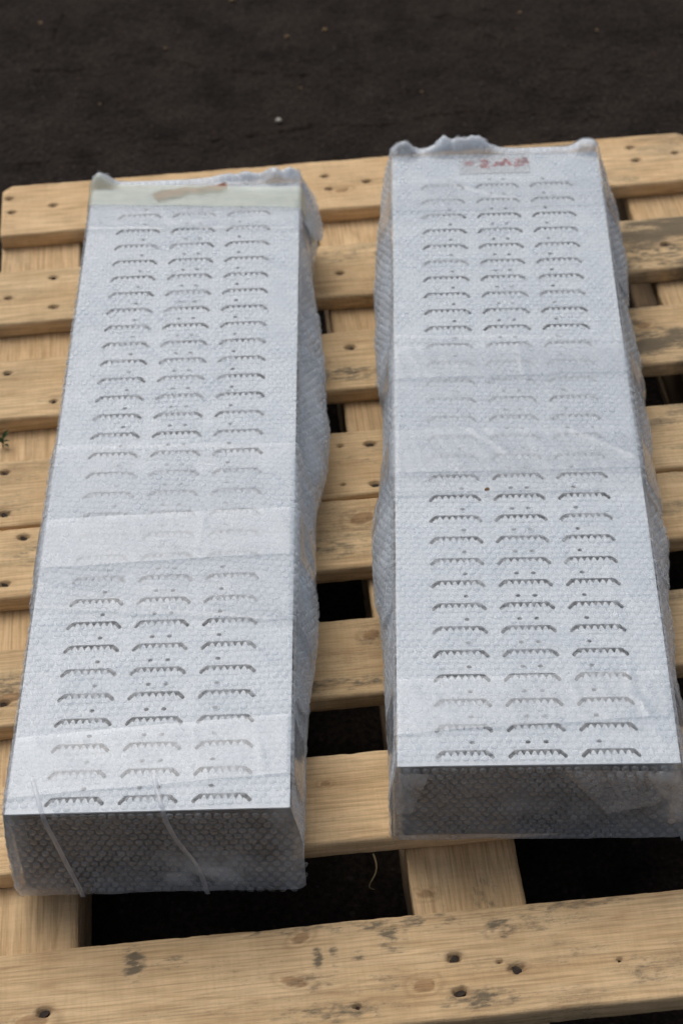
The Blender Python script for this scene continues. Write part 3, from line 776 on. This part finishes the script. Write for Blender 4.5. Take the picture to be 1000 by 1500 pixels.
# ---- torn label at the far end of the left panel
rng = np.random.RandomState(8)
up_ = [(-52, 908), (-40, 915), (-24, 917), (-12, 921), (2, 919), (14, 923), (24, 922), (35, 930)]
lo_ = [(37, 917), (26, 911), (18, 913), (6, 908), (-6, 910), (-18, 903), (-30, 901), (-44, 896)]
ring = [(x, y + rng.uniform(-1.5, 1.5)) for x, y in up_ + lo_]
n = len(ring)
V = [(x, y, 3.9 + 0.3 * math.sin(x * 0.3)) for x, y in ring] + [(x, y, 3.6 + 0.3 * math.sin(x * 0.3)) for x, y in ring]
pl = [[Vector((x, y, 0)) for x, y in ring]]
T = [tuple(t) for t in tessellate_polygon(pl)]
tl = obj('torn_label', mesh_np('torn_label', V, [(i, (i + 1) % n, n + (i + 1) % n, n + i) for i in range(n)], T, smooth=False), RUSTPAPER, PA)

# ---- two narrow white straps over the near end of the left panel
def ribbon(name, pts, wd, mat, parent):
    """pts: centre line; a 3-point wide band lying on the skin"""
    P = np.array(pts, float); k = np.linspace(0, len(P) - 1, 40); i = np.clip(k.astype(int), 0, len(P) - 2); f = (k - i)[:, None]
    C = P[i] * (1 - f) + P[i + 1] * f
    for _ in range(6): C[1:-1] = (C[:-2] + 2 * C[1:-1] + C[2:]) / 4
    rows = []
    for j, o in enumerate((-1, -0.35, 0.35, 1)):
        R = C.copy(); R[:, 0] += o * wd / 2; R[:, 1] -= 0.9 * (abs(o) < 0.5); R[:, 2] += 0.9 * (abs(o) < 0.5); rows.append(R)
    V = np.stack(rows, 1).reshape(-1, 3)
    me = mesh_np(name, V, grid_faces(40, 4)); set_attr(me, 'milk', np.zeros((len(V), 3), np.float32))
    return obj(name, me, mat, parent)
def on_end(x, v, d=3.2):
    p = endA(np.array([float(x)]), np.array([float(v)]))[0]; return (p[0], p[1] - d, p[2])
ribbon('strap', [(-103, 24, 4.9), (-98, 8, 4.9), (-92, -11, 4.6), on_end(-89, 8), on_end(-83, 35), on_end(-77, 65), on_end(-71, 92), on_end(-68, 110)], 4.6, STRAP, PA)
ribbon('strap', [(4, 22, 4.9), (8, 6, 4.9), (13, -11, 4.6), on_end(15, 8), on_end(22, 34), on_end(34, 60), on_end(42, 88), on_end(44, 111)], 4.8, STRAP, PA)

# ---- folded wrap flaps on the near end of the right panel
def flap(name, poly, d0, mat, parent, endf, tilt=0.0, milk=0.12):
    """poly in (across, depth); meshed as a fan-grid of quads between two chains"""
    a, b = poly
    n_ = 22; m_ = 16
    ta = np.linspace(0, 1, n_)
    def ch(c):
        c = np.array(c, float); k = np.linspace(0, len(c) - 1, n_); return np.stack([np.interp(k, np.arange(len(c)), c[:, 0]), np.interp(k, np.arange(len(c)), c[:, 1])], -1)
    A_, B_ = ch(a), ch(b)
    def fn(u, v):   # u 0..1 along, v 0..1 across, scaled by 100
        uu = np.clip(u / 100, 0, 1); vv = np.clip(v / 100, 0, 1)
        ax = np.interp(uu, ta, A_[:, 0]); ay = np.interp(uu, ta, A_[:, 1]); bx = np.interp(uu, ta, B_[:, 0]); by = np.interp(uu, ta, B_[:, 1])
        x = ax + (bx - ax) * vv; d = ay + (by - ay) * vv
        p = endf(x, d); p[:, 1] -= d0 + tilt * vv + 2.5 * np.abs(fbm(x / 12, d / 12, 91, 2) - 0.5)
        return p
    o = sheet(name, fn, np.linspace(0, 100, n_), np.linspace(0, 100, m_), mat, parent, lambda u, v: milk * np.clip(fbm(u / 16, v / 22, 93, 3) * 2.2 - 0.5, 0, 1.2))
    return o, fn
f1, fn1 = flap('wrap_flap', ([(20, 3), (45, 40), (62, 68)], [(118, 3), (112, 30), (100, 55)]), 2.8, FILM, PB, endB, 2)
U, Vv = hexgrid(4, 96, 4, 96, p=11)
tag(obj('bubbles', bubbles(fn1, U, Vv, 5, r=3.4, h=1.8, flip=1, milk=0.3), BUB, f1), kind='stuff')
flap('wrap_flap', ([(-122, 3), (-122, 35), (-121, 64)], [(-96, 3), (-103, 35), (-108, 62)]), 4.4, FILM, PB, endB, 1, 0.26)
flap('wrap_flap', ([(92, 3), (104, 30), (112, 62)], [(123, 3), (123, 35), (123, 66)]), 6.4, FILM, PB, endB, 1, 0.26)

# ---- weed sprig and a dry straw caught in the pallet
def tube(pts, r, n=6):
    P = np.array(pts, float); V = []; Q = []
    for k, p in enumerate(P):
        rr = r * (1 - 0.6 * k / (len(P) - 1))
        for i in range(n):
            a = 2 * math.pi * i / n; V.append((p[0] + rr * math.cos(a), p[1] + rr * math.sin(a) * 0.7, p[2] + rr * math.sin(a) * 0.7))
    for k in range(len(P) - 1):
        for i in range(n): Q.append((k * n + i, k * n + (i + 1) % n, (k + 1) * n + (i + 1) % n, (k + 1) * n + i))
    return V, Q
def pal2w(s, t, z): return (s * math.cos(TH) - t * math.sin(TH), s * math.sin(TH) + t * math.cos(TH), z)
sx, sy, sz = pal2w(78, 1150, 120)
V, Q = tube([(3 * math.sin(k * 0.55) - k * 0.25, -14 * math.sin(k * 0.2), -3.4 * k) for k in range(15)], 0.9)
tag(obj('straw', mesh_np('straw', V, Q), STRAW, None, (sx, sy, sz + 2)), 'dry curled straw hanging under the board between the two panels', 'straw')
wx, wy, wz = pal2w(-281, 1768, TOP - 20)
weed = empty('weed_sprig', (wx, wy, wz)); tag(weed, 'small green weed sprig poking up at the left edge of the pallet', 'weed')
rg = random.Random(3)
V, Q = tube([(0, 0, -2), (0, -1, 6), (1, -2, 13)], 0.7); obj('stem', mesh_np('stem', V, Q), LEAF, weed)
lv = [(0, 0, 0), (2.2, 3, 0.8), (2.6, 6, 0.6), (0, 12, -1), (-2.6, 6, 0.6), (-2.2, 3, 0.8), (0, 5, -0.3)]
lf = mesh_np('leaf', lv, tris=[(0, 1, 6), (1, 2, 6), (2, 3, 6), (3, 4, 6), (4, 5, 6), (5, 0, 6)], smooth=False); lf.materials.append(LEAF)
for k in range(9):
    o = obj('leaf', lf, LEAF, weed, (rg.uniform(-2, 2), rg.uniform(-2, 1), rg.uniform(1, 13)), (rg.uniform(0.1, 1.0), rg.uniform(-.4, .4), k * 0.72 + rg.uniform(-.2, .2)))
    o.scale = (0.9, rg.uniform(0.6, 1.0), 1)

# ---- a crumb of bark on the right panel's wrap
cx_, cy_ = -32.0, 333.0
gx_ = 161.8 + cx_ * math.cos(-0.0476) - cy_ * math.sin(-0.0476); gy_ = 1154.7 + cx_ * math.sin(-0.0476) + cy_ * math.cos(-0.0476)
cr = stone('bark_crumb', STONE_T, gx_, gy_, 2.6, 77, 'tiny orange-brown crumb lying on the wrap of the right panel')
cr['category'] = 'crumb'; cr.location.z = (TOP + H + 7.6) * MM
